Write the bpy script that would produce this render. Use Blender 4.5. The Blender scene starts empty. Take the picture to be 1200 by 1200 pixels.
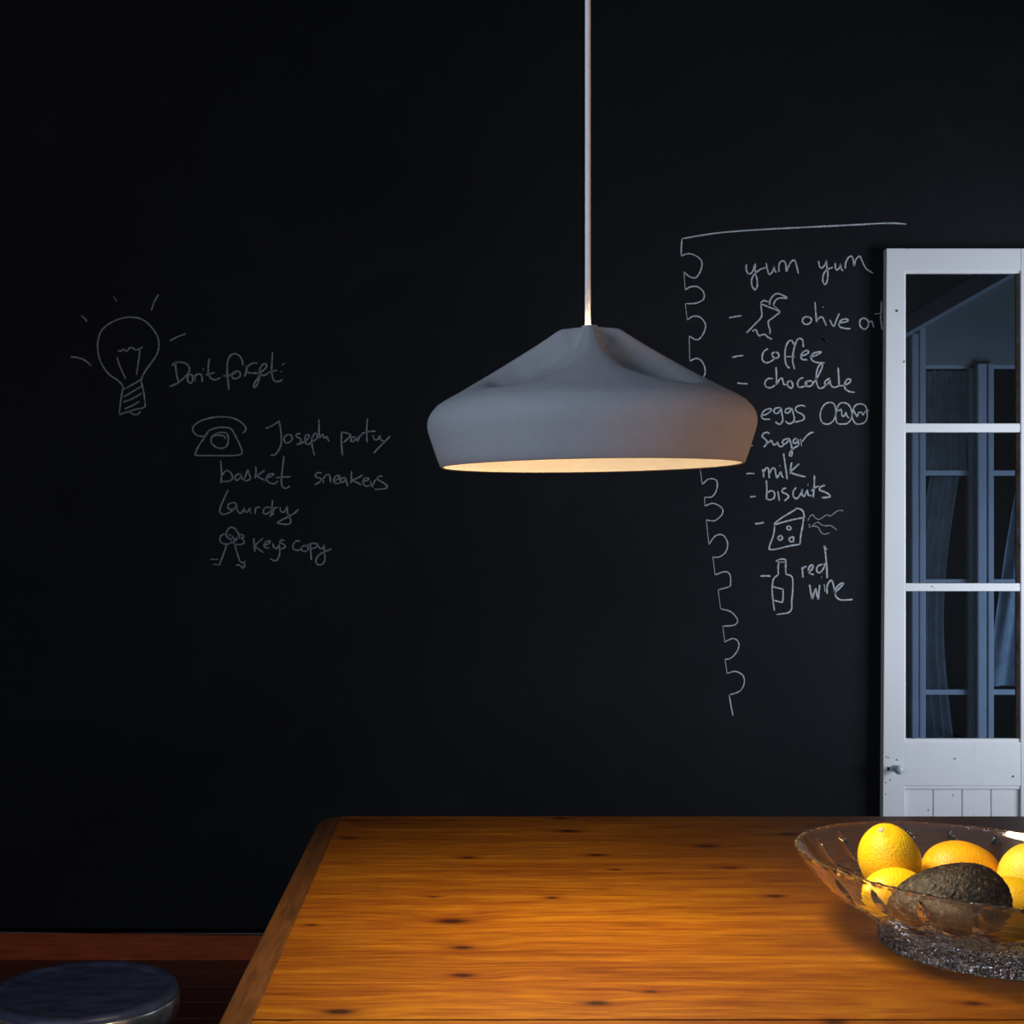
import bpy, bmesh, math, random
from mathutils import Vector, Matrix, noise
from math import pi, sin, cos, radians

# ------------------------------------------------------------------ camera, world, light, exposure
sc = bpy.context.scene
COL = sc.collection
F = 1650.0; CX = 556.0; CY = 625.0; ZC = 1.147
cam_d = bpy.data.cameras.new('camera'); cam = bpy.data.objects.new('camera', cam_d); COL.objects.link(cam)
cam.location = (0, 0, ZC); cam.rotation_euler = (pi/2, 0, 0)
cam_d.sensor_width = 36; cam_d.lens = F/1200*36
cam_d.shift_x = (600-CX)/1200; cam_d.shift_y = (CY-600)/1200
cam_d.clip_start = 0.02
sc.camera = cam
sc.view_settings.view_transform = 'Standard'; sc.view_settings.look = 'None'
sc.view_settings.gamma = 1; sc.view_settings.use_curve_mapping = False
sc.view_settings.exposure = 0.0
sc.cycles.use_denoising = True
sc.cycles.max_bounces = 10; sc.cycles.transmission_bounces = 8; sc.cycles.glossy_bounces = 6
sc.cycles.sample_clamp_indirect = 12.0
w = bpy.data.worlds.new('world'); sc.world = w; w.use_nodes = True
w.node_tree.nodes['Background'].inputs[0].default_value = (0.35, 0.5, 0.8, 1)
w.node_tree.nodes['Background'].inputs[1].default_value = 0.02

def area(name, loc, rot, sx, sy, power, color, spread=180):
    d = bpy.data.lights.new(name, 'AREA'); d.shape = 'RECTANGLE'; d.size = sx; d.size_y = sy
    d.energy = power; d.color = color; d.spread = radians(spread)
    o = bpy.data.objects.new(name, d); COL.objects.link(o); o.location = loc; o.rotation_euler = rot
    return o
# daylight entering through the window in the left wall, behind the camera
area('window_daylight', (-1.86, -0.55, 1.70), (0, radians(-84), 0), 1.3, 1.15, 46, (0.72, 0.84, 1.0), 140)
# soft daylight-coloured fill added far behind the camera to light everything frontally
area('rear_fill', (-0.7, -3.93, 1.5), (radians(90), 0, 0), 1.7, 1.3, 34, (0.74, 0.84, 1.0), 180)
# cool fill added at an unseen right wall opening to brighten the door
area('door_fill', (2.62, 2.85, 1.15), (0, radians(90), radians(-30)), 1.2, 0.8, 12.5, (0.80, 0.88, 1.0), 95)
# low warm fill added out of frame on the right to tint the lamp shade
area('warm_side_fill', (2.3, 0.85, 0.66), (0, radians(105), radians(-13)), 0.35, 0.35, 2.6, (1.0, 0.50, 0.26), 60)
# blue fill added to light the reflection built behind the door glass
area('reflected_room_fill', (2.70, 4.20, 0.75), (0, radians(90), radians(-15)), 0.9, 0.5, 11, (0.42, 0.62, 1.0), 180)

def P(x, y, D):
    "photo pixel at depth D -> world point"
    return Vector(((x-CX)*D/F, D, ZC-(y-CY)*D/F))

# ------------------------------------------------------------------ node helpers
def mat(name):
    m = bpy.data.materials.new(name); m.use_nodes = True
    nt = m.node_tree; b = nt.nodes['Principled BSDF']
    return m, nt, b
def N(nt, t, **k):
    n = nt.nodes.new(t)
    for a, v in k.items(): setattr(n, a, v)
    return n
def L(nt, a, b): nt.links.new(a, b)
def setin(n, **k):
    for a, v in k.items():
        n.inputs[a.replace('_', ' ')].default_value = v
def coords(nt, scale=(1, 1, 1), kind='Object'):
    tc = N(nt, 'ShaderNodeTexCoord'); mp = N(nt, 'ShaderNodeMapping')
    L(nt, tc.outputs[kind], mp.inputs[0]); mp.inputs['Scale'].default_value = scale
    return mp.outputs[0]
def nz(nt, vec, scale, detail=4, rough=.5, dist=0):
    n = N(nt, 'ShaderNodeTexNoise'); L(nt, vec, n.inputs['Vector'])
    n.inputs['Scale'].default_value = scale; n.inputs['Detail'].default_value = detail
    n.inputs['Roughness'].default_value = rough; n.inputs['Distortion'].default_value = dist
    return n.outputs[0]
def ramp(nt, fac, stops):
    r = N(nt, 'ShaderNodeValToRGB'); L(nt, fac, r.inputs[0])
    e = r.color_ramp.elements
    while len(e) < len(stops): e.new(.5)
    for i, (p, c) in enumerate(stops):
        e[i].position = p; e[i].color = (*c, 1) if len(c) == 3 else c
    return r.outputs[0]
def mixc(nt, fac, a, b, bt='MIX'):
    m = N(nt, 'ShaderNodeMix', data_type='RGBA', blend_type=bt)
    for s, v in ((0, fac), (6, a), (7, b)):
        if isinstance(v, (int, float)): m.inputs[s].default_value = v
        elif isinstance(v, tuple): m.inputs[s].default_value = (*v, 1)
        else: L(nt, v, m.inputs[s])
    return m.outputs[2]
def math_(nt, op, a, b=None, c=None):
    m = N(nt, 'ShaderNodeMath', operation=op)
    for i, v in enumerate((a, b, c)):
        if v is None: continue
        if isinstance(v, (int, float)): m.inputs[i].default_value = v
        else: L(nt, v, m.inputs[i])
    return m.outputs[0]
def bump(nt, b, h, strength=.3, dist=.002):
    n = N(nt, 'ShaderNodeBump'); L(nt, h, n.inputs['Height'])
    n.inputs['Strength'].default_value = strength; n.inputs['Distance'].default_value = dist
    L(nt, n.outputs[0], b.inputs['Normal'])

# ------------------------------------------------------------------ materials
M = {}
def m_chalkboard():
    m, nt, b = mat('blackboard paint'); v = coords(nt)
    a = nz(nt, v, 1.3, 5, .6, .4); c = nz(nt, v, 7, 6, .7, .5)
    col = ramp(nt, a, [(.3, (.0076, .0086, .0115)), (.7, (.0125, .0138, .0168))])
    dust = ramp(nt, c, [(.55, (0, 0, 0)), (.8, (1, 1, 1))])
    f = math_(nt, 'MULTIPLY', dust, .25)
    col = mixc(nt, f, col, (.030, .033, .039))
    # small specks of chalk
    s = nz(nt, v, 60, 2, .5); sp = ramp(nt, s, [(.76, (0, 0, 0)), (.80, (1, 1, 1))])
    col = mixc(nt, math_(nt, 'MULTIPLY', sp, .5), col, (.06, .065, .07))
    L(nt, col, b.inputs['Base Color']); setin(b, Roughness=.62); b.inputs['Specular IOR Level'].default_value = .12
    bump(nt, b, nz(nt, v, 90, 4), .15, .001)
    return m
def m_chalk(name, lo, hi):
    m, nt, b = mat(name); v = coords(nt)
    n = nz(nt, v, 160, 3, .7)
    L(nt, ramp(nt, n, [(.30, lo), (.62, hi)]), b.inputs['Base Color']); setin(b, Roughness=.95)
    b.inputs['Specular IOR Level'].default_value = .1
    return m
def m_simple(name, c1, c2, scale=8, rough=.5, bs=.0, metal=0, spec=.5, stretch=(1, 1, 1), bscale=60):
    m, nt, b = mat(name); v = coords(nt, stretch)
    L(nt, ramp(nt, nz(nt, v, scale, 5, .6), [(.32, c1), (.68, c2)]), b.inputs['Base Color'])
    setin(b, Roughness=rough, Metallic=metal); b.inputs['Specular IOR Level'].default_value = spec
    if bs: bump(nt, b, nz(nt, v, bscale, 4), bs, .001)
    return m

KNOTS = [(417,962,.6),(408,982,1),(667,974,1.3),(548,1005,.9),(508,1051,.5),(529.5,1079.6,1.7),(542,1110.4,1),(364.5,1084,.6),
 (542,1143,1.1),(397.5,1185.6,1.2),(700,1175.7,1.1),(647,1052,.7),(699,1002,1.1),(721,1019,.6),(827,991.6,1.3),(856.7,1017,.7),
 (908,1050,1),(924.5,977.7,1.2),(763,1162,.6),(978,1197,1),(1141,1176,.8),(656,959,1),(1100,1010,1)]
def m_pine():
    m, nt, b = mat('varnished knotty pine')
    tc = N(nt, 'ShaderNodeTexCoord'); obj = tc.outputs['Object']
    oi = N(nt, 'ShaderNodeObjectInfo')
    warp = None; dark = None
    for i, (px, py, s) in enumerate(KNOTS):
        D = F*(ZC-.75)/(py-CY); X = (px-CX)*D/F
        sub = N(nt, 'ShaderNodeVectorMath', operation='SUBTRACT'); L(nt, obj, sub.inputs[0]); sub.inputs[1].default_value = (X, D, 0)
        sc1 = N(nt, 'ShaderNodeVectorMath', operation='MULTIPLY'); L(nt, sub.outputs[0], sc1.inputs[0])
        k = 1/(.0085*s); sc1.inputs[1].default_value = (k*.62, k*1.15, 0)
        ln = N(nt, 'ShaderNodeVectorMath', operation='LENGTH'); L(nt, sc1.outputs[0], ln.inputs[0])
        d = ln.outputs['Value']
        e = math_(nt, 'MULTIPLY', math_(nt, 'POWER', 2.718, math_(nt, 'MULTIPLY', math_(nt, 'MULTIPLY', d, d), -.16)), s)
        kk = math_(nt, 'POWER', 2.718, math_(nt, 'MULTIPLY', math_(nt, 'MULTIPLY', d, d), -2.0))
        warp = e if warp is None else math_(nt, 'ADD', warp, e)
        dark = kk if dark is None else math_(nt, 'ADD', dark, kk)
    sep = N(nt, 'ShaderNodeSeparateXYZ'); L(nt, obj, sep.inputs[0])
    slow = nz(nt, coords(nt, (1, 6, 1)), 2.2, 2)
    y2 = math_(nt, 'ADD', math_(nt, 'ADD', sep.outputs[1], math_(nt, 'MULTIPLY', warp, .010)), math_(nt, 'MULTIPLY', slow, .03))
    y2 = math_(nt, 'ADD', y2, math_(nt, 'MULTIPLY', oi.outputs['Random'], 7.3))
    cb = N(nt, 'ShaderNodeCombineXYZ'); L(nt, math_(nt, 'MULTIPLY', sep.outputs[0], .075), cb.inputs[0]); L(nt, y2, cb.inputs[1])
    L(nt, math_(nt, 'MULTIPLY', oi.outputs['Random'], 9), cb.inputs[2])
    g1 = nz(nt, cb.outputs[0], 46, 6, .66); g2 = nz(nt, cb.outputs[0], 210, 4, .6)
    g = math_(nt, 'ADD', math_(nt, 'MULTIPLY', g1, .50), math_(nt, 'MULTIPLY', g2, .50))
    col = ramp(nt, g, [(.34, (.058, .013, .0010)), (.45, (.100, .030, .0018)), (.54, (.138, .050, .0026)), (.66, (.205, .088, .0045))])
    big = nz(nt, coords(nt, (1, 2.5, 1)), 2.6, 3)
    col = mixc(nt, 1.0, col, ramp(nt, big, [(.3, (.80, .74, .70)), (.7, (1.06, 1.04, 1.0))]), 'MULTIPLY')
    tone = ramp(nt, oi.outputs['Random'], [(0, (.86, .82, .8)), (1, (1.08, 1.05, 1.0))])
    col = mixc(nt, 1.0, col, tone, 'MULTIPLY')
    kf = math_(nt, 'MINIMUM', math_(nt, 'MULTIPLY', dark, math_(nt, 'ADD', math_(nt, 'MULTIPLY', g, 1.2), .55)), .93)
    hf = math_(nt, 'MINIMUM', math_(nt, 'MULTIPLY', math_(nt, 'POWER', math_(nt, 'MINIMUM', dark, 1.0), .22), .62), .62)
    col = mixc(nt, hf, col, (.062, .012, .0015))
    col = mixc(nt, kf, col, (.010, .002, .001))
    L(nt, col, b.inputs['Base Color'])
    setin(b, Roughness=.42); b.inputs['Specular IOR Level'].default_value = .2
    b.inputs['Coat Weight'].default_value = .08; b.inputs['Coat Roughness'].default_value = .16
    bump(nt, b, g, .12, .0006)
    return m
def m_wood(name, c1, c2, stretch, rough=.4, scale=30):
    m, nt, b = mat(name); v = coords(nt, stretch)
    g = nz(nt, v, scale, 6, .65, .3)
    L(nt, ramp(nt, g, [(.33, c1), (.67, c2)]), b.inputs['Base Color']); setin(b, Roughness=rough)
    bump(nt, b, g, .15, .0006); return m
def m_paint():
    m, nt, b = mat('white gloss paint'); v = coords(nt)
    col = ramp(nt, nz(nt, v, 3, 4), [(.3, (.78, .78, .79)), (.7, (.84, .84, .85))])
    chip = ramp(nt, nz(nt, v, 42, 2, .4), [(.765, (0, 0, 0)), (.775, (1, 1, 1))])
    col = mixc(nt, chip, col, (.10, .09, .085))
    grime = ramp(nt, nz(nt, coords(nt, (8, 8, 1)), 3, 5, .7), [(.6, (0, 0, 0)), (.8, (1, 1, 1))])
    col = mixc(nt, math_(nt, 'MULTIPLY', grime, .25), col, (.42, .38, .34))
    L(nt, col, b.inputs['Base Color']); setin(b, Roughness=.45)
    bump(nt, b, nz(nt, v, 35, 4), .15, .001)
    return m
def m_glass(name, rough=0, ior=1.45, tint=(1, 1, 1)):
    m, nt, b = mat(name)
    setin(b, Roughness=rough, IOR=ior); b.inputs['Transmission Weight'].default_value = 1
    b.inputs['Base Color'].default_value = (*tint, 1)
    return m
def m_emit(name, col, st):
    m, nt, b = mat(name); b.inputs['Emission Color'].default_value = (*col, 1); b.inputs['Emission Strength'].default_value = st
    b.inputs['Base Color'].default_value = (.8, .8, .8, 1); return m
def m_citrus(name, c1, c2, sc_=9):
    m, nt, b = mat(name); v = coords(nt)
    L(nt, ramp(nt, nz(nt, v, sc_, 3, .6, .3), [(.36, c1), (.64, c2)]), b.inputs['Base Color'])
    setin(b, Roughness=.46); b.inputs['Subsurface Weight'].default_value = .12; b.inputs['Subsurface Radius'].default_value = (.01, .005, .001)
    vo = N(nt, 'ShaderNodeTexVoronoi'); L(nt, v, vo.inputs['Vector']); vo.inputs['Scale'].default_value = 420
    bump(nt, b, vo.outputs[0], .5, .0008); return m
def m_avocado():
    m, nt, b = mat('avocado skin'); v = coords(nt)
    n = nz(nt, v, 190, 4, .75); big = nz(nt, v, 14, 3)
    c = ramp(nt, n, [(.42, (.004, .003, .003)), (.53, (.013, .009, .009)), (.61, (.05, .035, .026)), (.70, (.17, .125, .085))])
    c = mixc(nt, 1, c, ramp(nt, big, [(.3, (.7, .65, .7)), (.7, (1.2, 1.15, 1.1))]), 'MULTIPLY')
    L(nt, c, b.inputs['Base Color']); setin(b, Roughness=.5)
    b.inputs['Specular IOR Level'].default_value = .35
    bump(nt, b, nz(nt, v, 330, 3, .6), 1.0, .002); return m

M['board'] = m_chalkboard()
M['chalk'] = m_chalk('white chalk', (.26, .27, .29), (.62, .64, .67))
M['chalk_faint'] = m_chalk('faint chalk', (.13, .135, .15), (.36, .37, .40))
M['smudge'] = m_chalk('chalk smudge', (.016, .018, .022), (.030, .032, .037))
M['pine'] = m_pine()
M['board_end'] = m_wood('brown stained wood', (.028, .010, .003), (.070, .027, .008), (14, 1.2, 14), .38, 9)
M['dark_wood'] = m_wood('reddish brown wood', (.26, .036, .006), (.46, .078, .010), (1.2, 10, 10), .4, 9)
M['floor_wood'] = m_wood('dark red floor wood', (.035, .010, .006), (.075, .02, .010), (1.2, 12, 1), .35, 8)
M['paint'] = m_paint()
def m_pane():
    m, nt, b = mat('window glass'); nt.nodes.remove(b)
    t = N(nt, 'ShaderNodeBsdfTransparent'); g = N(nt, 'ShaderNodeBsdfGlossy'); g.inputs['Roughness'].default_value = .02
    t.inputs[0].default_value = (.93, .96, .97, 1)
    f = N(nt, 'ShaderNodeFresnel'); f.inputs[0].default_value = 1.45
    x = N(nt, 'ShaderNodeMixShader'); L(nt, f.outputs[0], x.inputs[0]); L(nt, t.outputs[0], x.inputs[1]); L(nt, g.outputs[0], x.inputs[2])
    L(nt, x.outputs[0], nt.nodes['Material Output'].inputs[0]); return m
M['pane'] = m_pane()
def m_crystal(name, frost):
    m, nt, b = mat(name); nt.nodes.remove(b)
    g = N(nt, 'ShaderNodeBsdfGlass'); g.inputs['IOR'].default_value = 1.5; g.inputs['Roughness'].default_value = 0
    t = N(nt, 'ShaderNodeBsdfTransparent'); d = N(nt, 'ShaderNodeBsdfDiffuse'); d.inputs[0].default_value = (.9, .88, .88, 1)
    x = N(nt, 'ShaderNodeMixShader'); x.inputs[0].default_value = .0; L(nt, g.outputs[0], x.inputs[1]); L(nt, t.outputs[0], x.inputs[2])
    y = N(nt, 'ShaderNodeMixShader'); y.inputs[0].default_value = frost; L(nt, x.outputs[0], y.inputs[1]); L(nt, d.outputs[0], y.inputs[2])
    L(nt, y.outputs[0], nt.nodes['Material Output'].inputs[0]); return m
M['crystal'] = m_crystal('clear crystal', .006); M['cut'] = m_crystal('frosted cut crystal', .022)
M['plaster'] = m_simple('dim plaster', (.09, .09, .09), (.12, .12, .12), 5, .8)
M['room'] = m_simple('room plaster', (.26, .26, .27), (.30, .30, .31), 4, .9)
M['reflected_wall'] = m_simple('reflected wall', (.20, .20, .19), (.25, .25, .235), 4, .8)
M['reflected_trim'] = m_simple('pale blue grey paint', (.42, .45, .50), (.50, .53, .58), 4, .5)
M['reflected_dark'] = m_simple('dark reflected ceiling', (.03, .03, .035), (.05, .05, .055), 4, .8)
M['curtain'] = m_simple('thin curtain cloth', (.45, .48, .54), (.75, .79, .85), 14, .9, .3, bscale=80)
M['ceramic'] = m_simple('matt grey ceramic', (.250, .258, .285), (.268, .276, .303), 90, .85, .35, spec=.25, bscale=900)
M['enamel'] = m_simple('white enamel', (.74, .70, .62), (.80, .76, .68), 20, .35)
M['lining'] = m_simple('cream glaze', (.74, .66, .52), (.78, .70, .56), 20, .45)
M['cord'] = m_simple('white flex', (.62, .62, .64), (.70, .70, .72), 200, .5)
M['metal'] = m_simple('brushed aluminium', (.55, .56, .58), (.72, .73, .75), 40, .28, .1, 1, stretch=(1, 1, 12))
M['stool_pad'] = m_simple('scuffed blue black vinyl', (.022, .028, .070), (.060, .072, .150), 22, .42, .3, stretch=(1, 2.2, 1), bscale=40)
M['knob'] = m_simple('pale grey green ceramic', (.42, .50, .50), (.52, .60, .60), 10, .25)
M['bare_bead'] = m_simple('bare brown bead', (.10, .05, .03), (.20, .16, .14), 30, .7)
M['black'] = m_simple('dark hole', (.01, .01, .01), (.02, .02, .02), 10, .8)
M['bulb'] = m_emit('glowing bulb', (1.0, .84, .64), 20)
M['glow'] = m_emit('leaking bulb glow', (1.0, .74, .42), 60)
M['lemon'] = m_citrus('lemon skin', (.60, .44, .005), (.68, .33, .004))
M['lemon_warm'] = m_citrus('ripe orange yellow skin', (.80, .44, .008), (.78, .25, .006), 7)
M['lemon_pale'] = m_citrus('pale lemon skin', (.82, .62, .05), (.80, .50, .03))
M['button'] = m_simple('dried stem', (.25, .2, .12), (.5, .42, .3), 300, .8)
M['avocado'] = m_avocado()

# ------------------------------------------------------------------ object helpers
def link_mesh(name, bm, m, parent=None, smooth=False):
    me = bpy.data.meshes.new(name)
    bmesh.ops.recalc_face_normals(bm, faces=bm.faces)
    bm.to_mesh(me); bm.free()
    if smooth:
        for p in me.polygons: p.use_smooth = True
    me.materials.append(m if not isinstance(m, str) else M[m])
    o = bpy.data.objects.new(name, me); COL.objects.link(o)
    if parent is not None: o.parent = parent
    return o
def tag(o, label=None, cat=None, group=None, kind=None):
    if label: o['label'] = label
    if cat: o['category'] = cat
    if group: o['group'] = group
    if kind: o['kind'] = kind
    return o
def empty(name, loc=(0, 0, 0)):
    o = bpy.data.objects.new(name, None); COL.objects.link(o); o.location = loc; o.empty_display_size = .05; return o
def box(bm, x0, x1, y0, y1, z0, z1, bev=0):
    v = [bm.verts.new((x, y, z)) for x in (x0, x1) for y in (y0, y1) for z in (z0, z1)]
    fs = [(0, 1, 3, 2), (4, 6, 7, 5), (0, 4, 5, 1), (2, 3, 7, 6), (0, 2, 6, 4), (1, 5, 7, 3)]
    faces = [bm.faces.new([v[i] for i in f]) for f in fs]
    if bev:
        es = list({e for f in faces for e in f.edges})
        bmesh.ops.recalc_face_normals(bm, faces=faces)
        bmesh.ops.bevel(bm, geom=es, offset=bev, segments=2, affect='EDGES', profile=.6)
    return bm
def B(*a, **k):
    return box(bmesh.new(), *a, **k)
def rings(bm, rs, close=True, cap0=False, cap1=False):
    vs = [[bm.verts.new(p) for p in r] for r in rs]
    n = len(vs[0])
    for a, b in zip(vs, vs[1:]):
        for i in range(n if close else n-1):
            j = (i+1) % n
            bm.faces.new((a[i], a[j], b[j], b[i]))
    if cap0: bm.faces.new(vs[0][::-1])
    if cap1: bm.faces.new(vs[-1])
    return vs
def lathe(prof, n=48, cap0=False, cap1=False, c=(0, 0, 0)):
    bm = bmesh.new()
    rings(bm, [[(c[0]+r*cos(2*pi*i/n), c[1]+r*sin(2*pi*i/n), c[2]+z) for i in range(n)] for r, z in prof], True, cap0, cap1)
    return bm
def tube(bm, pts, r, n=10, r1=None):
    pts = [Vector(p) for p in pts]; rs = []
    for i, p in enumerate(pts):
        t = (pts[min(i+1, len(pts)-1)]-pts[max(i-1, 0)]).normalized()
        u = t.orthogonal().normalized() if abs(t.z) > .99 else t.cross(Vector((0, 0, 1))).normalized()
        v = t.cross(u); rr = r if r1 is None else r+(r1-r)*i/(len(pts)-1)
        rs.append([p+(u*cos(2*pi*k/n)+v*sin(2*pi*k/n))*rr for k in range(n)])
    rings(bm, rs, True, True, True); return bm
def lerp_tab(tab, x):
    if x <= tab[0][0]: return tab[0][1]
    for (a, b), (c, d) in zip(tab, tab[1:]):
        if x <= c: return b+(d-b)*(x-a)/(c-a)
    return tab[-1][1]
def smooth01(a, b, x):
    t = min(1, max(0, (x-a)/(b-a))); return t*t*(3-2*t)

# ------------------------------------------------------------------ room
DW = 3.8                                   # distance of the blackboard wall
RX0, RX1, RY0, RZ = -1.95, 2.75, -4.0, 2.95
OX0, OX1, OZ = 1.135, 1.505, 1.87          # opening behind the door leaf
bm = bmesh.new()
box(bm, RX0-.1, OX0, DW, DW+.12, 0, RZ); box(bm, OX1, RX1+.1, DW, DW+.12, 0, RZ); box(bm, OX0, OX1, DW, DW+.12, OZ, RZ)
wall_back = tag(link_mesh('wall_back', bm, 'board'), kind='structure', label='black chalkboard wall with white chalk notes')
bm = bmesh.new()   # left wall with the window opening
box(bm, RX0-.12, RX0, RY0-.1, -1.4, 0, RZ); box(bm, RX0-.12, RX0, -.1, DW, 0, RZ)
box(bm, RX0-.12, RX0, -1.4, -.1, 0, .8); box(bm, RX0-.12, RX0, -1.4, -.1, 2.1, RZ)
tag(link_mesh('wall_left', bm, 'room'), kind='structure')
bm = bmesh.new()
box(bm, RX1, RX1+.1, RY0-.1, 2.35, 0, RZ); box(bm, RX1, RX1+.1, 3.35, DW, 0, RZ)
box(bm, RX1, RX1+.1, 2.35, 3.35, 0, .5); box(bm, RX1, RX1+.1, 2.35, 3.35, 1.8, RZ)
tag(link_mesh('wall_right', bm, 'room'), kind='structure')
bm = bmesh.new()
box(bm, RX0, -1.6, RY0-.1, RY0, 0, RZ); box(bm, .2, RX1, RY0-.1, RY0, 0, RZ)
box(bm, -1.6, .2, RY0-.1, RY0, 0, .8); box(bm, -1.6, .2, RY0-.1, RY0, 2.2, RZ)
tag(link_mesh('wall_front', bm, 'room'), kind='structure')
tag(link_mesh('ceiling', B(RX0-.12, RX1+.1, RY0-.1, DW+.12, RZ, RZ+.1), 'room'), kind='structure')
floor = tag(link_mesh('floor', B(RX0-.12, RX1+.1, RY0-.1, DW+.12, -.08, -.012), 'floor_wood'), kind='structure')
random.seed(3)
n_b = 0; y = DW
while y > 1.2:                              # floorboards running along the wall
    y0 = y-.118
    link_mesh('floorboard', B(RX0, RX1, y0+.0012, y-.0012, -.012, 0, bev=.0012), 'floor_wood', floor)
    y = y0
# baseboard under the blackboard, dipping slightly towards the right like the old floor
def skew_box(x0, x1, y0, y1, z0, z1, drop):
    b_ = B(x0, x1, y0, y1, z0, z1)
    for v in b_.verts:
        if v.co.z > (z0+z1)/2: v.co.z -= drop*(v.co.x+1.28)
    return b_
bb = tag(link_mesh('baseboard_back', skew_box(RX0, OX0-.06, DW-.016, DW, 0, .074, .0115), 'dark_wood'), kind='structure')
link_mesh('top_edge', skew_box(RX0, OX0-.06, DW-.0165, DW, .0735, .0765, .0115), 'plaster', bb)
tag(link_mesh('baseboard_left', B(RX0, RX0+.016, RY0, DW, 0, .075), 'dark_wood'), kind='structure')

# ------------------------------------------------------------------ glazed door leaf
DY = DW-.030
door = empty('door_1', (0, 0, 0)); tag(door, 'narrow white painted door with three glass panes', kind='structure')
pm = DY/F
def dx(px): return (px-CX)*pm
def dz(py): return ZC-(py-CY)*pm
def dbox(px0, px1, py0, py1, d0=0., d1=.030, bev=.0015):
    return B(dx(px0), dx(px1), DY+d0, DY+d1-.0005, dz(py1), dz(py0), bev=bev)
XL, XG0, XG1, XR = 1037, 1060.5, 1196.5, 1224
BOT = CY+ZC/pm-3
bm = dbox(XL, XG0, 291, BOT)
for v in bm.verts:
    if v.co.x < dx(XL+8): v.co.x += (2.0-(dz(291)-v.co.z)/(dz(291)-dz(955))*4.3)*pm
link_mesh('stile', bm, 'paint', door)
link_mesh('stile', dbox(XG1, XR, 291, BOT), 'paint', door)
link_mesh('rail', dbox(XG0, XG1, 291, 317, .0008), 'paint', door)
link_mesh('rail', dbox(XG0, XG1, 870, 921, .0008), 'paint', door)
link_mesh('rail', dbox(XG0, XG1, BOT-60, BOT, .0008), 'paint', door)
for ya, yb in ((496, 506.5), (683.5, 693)):
    link_mesh('glazing_bar', dbox(XG0, XG1, ya, yb, .002, .028, .003), 'paint', door)
# mouldings round the glass (putty bead)
for ya, yb in ((317, 320), (866, 870)):
    link_mesh('glazing_bead', dbox(XG0, XG1, ya, yb, .004, .02, .001), 'paint', door)
link_mesh('glazing_bead', dbox(XG0, XG0+1.6, 318, 868, .005, .02, .0006), 'paint', door)
o = link_mesh('glazing_bead', dbox(XG1-3, XG1, 320, 866, .008, .02, .0004), 'bare_bead', door); o['label'] = 'bare brown glazing bead'
link_mesh('panel_bead', dbox(XG0, XG1, 921, 925, .003, .02, .0015), 'paint', door)
for ya, yb in ((320, 496), (506.5, 683.5), (693, 866)):
    link_mesh('pane', dbox(XG0-2, XG1+2, ya-1.5, yb+1.5, .014, .017, 0), 'pane', door)
nb = 4; wb = (XG1-XG0)/nb
for i in range(nb):                          # tongue and groove boards of the lower panel
    link_mesh('panel_board', dbox(XG0+i*wb+.5, XG0+(i+1)*wb-.5, 925, BOT-60, .008, .020, .002), 'paint', door)
kb = P(1049.5, 900, DY)
kn = lathe([(.000, .040), (.006, .0395), (.0105, .036), (.0125, .030), (.0115, .024), (.007, .018), (.0055, .012), (.008, .006), (.009, .0)], 32)
bmesh.ops.rotate(kn, verts=kn.verts, cent=(0, 0, 0), matrix=Matrix.Rotation(pi/2, 3, 'X'))
bmesh.ops.translate(kn, verts=kn.verts, vec=(kb.x, DY+.0005, kb.z))
knob = tag(link_mesh('door_knob', kn, 'knob', door, True), 'pale grey green round knob')
kh = P(1041, 901, DY)
link_mesh('keyhole', B(kh.x-.003, kh.x+.003, DY-.0008, DY+.002, kh.z-.005, kh.z+.005, bev=.0006), 'black', door)
for px, py in ((1038.5, 887), (1043, 914), (1041, 888), (1038, 917), (1038, 931), (1119, 889), (1089, 950)):
    q = P(px, py, DY)
    c = bmesh.new(); bmesh.ops.create_icosphere(c, subdivisions=1, radius=.0024)
    bmesh.ops.scale(c, verts=c.verts, vec=(random.uniform(.6, 1), .2, random.uniform(.7, 1.3)))
    bmesh.ops.translate(c, verts=c.verts, vec=(q.x, DY-.0002 if px != 1089 else DY+.008, q.z))
    link_mesh('paint_chip', c, 'black', door)

# ------------------------------------------------------------------ reflection in the door glass, built as an added room behind it
PD = 5.1
def pb(px0, px1, py0, py1, d0, d1, bev=0):
    a = P(px0, py0, PD); c = P(px1, py1, PD)
    return B(a.x, c.x, PD+d0, PD+d1, c.z, a.z, bev=bev)
bm = bmesh.new()
q0 = P(1083, 427, PD); q1 = P(1300, 866, PD)
box(bm, 1.0, q0.x, PD, PD+.1, 0, 3.2)
for a_, b_ in ((1143, 1163),):
    box(bm, P(a_, 0, PD).x, P(b_, 0, PD).x, PD, PD+.1, P(0, 900, PD).z, q0.z)
box(bm, q0.x, 2.75, PD, PD+.1, q0.z, 3.2)
box(bm, P(1235, 0, PD).x, 2.75, PD, PD+.1, 0, q0.z)
box(bm, q0.x, 2.75, PD, PD+.1, 0, P(0, 900, PD).z)
tag(link_mesh('wall_reflected', bm, 'reflected_wall'), kind='structure')
tag(link_mesh('floor_reflected', B(1.0, 2.75, DW+.12, PD+.1, -.08, 0), 'floor_wood'), kind='structure')
tag(link_mesh('wall_reflected_side', B(1.0, 1.05, DW+.12, PD, 0, 3.2), 'reflected_wall'), kind='structure')
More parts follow.
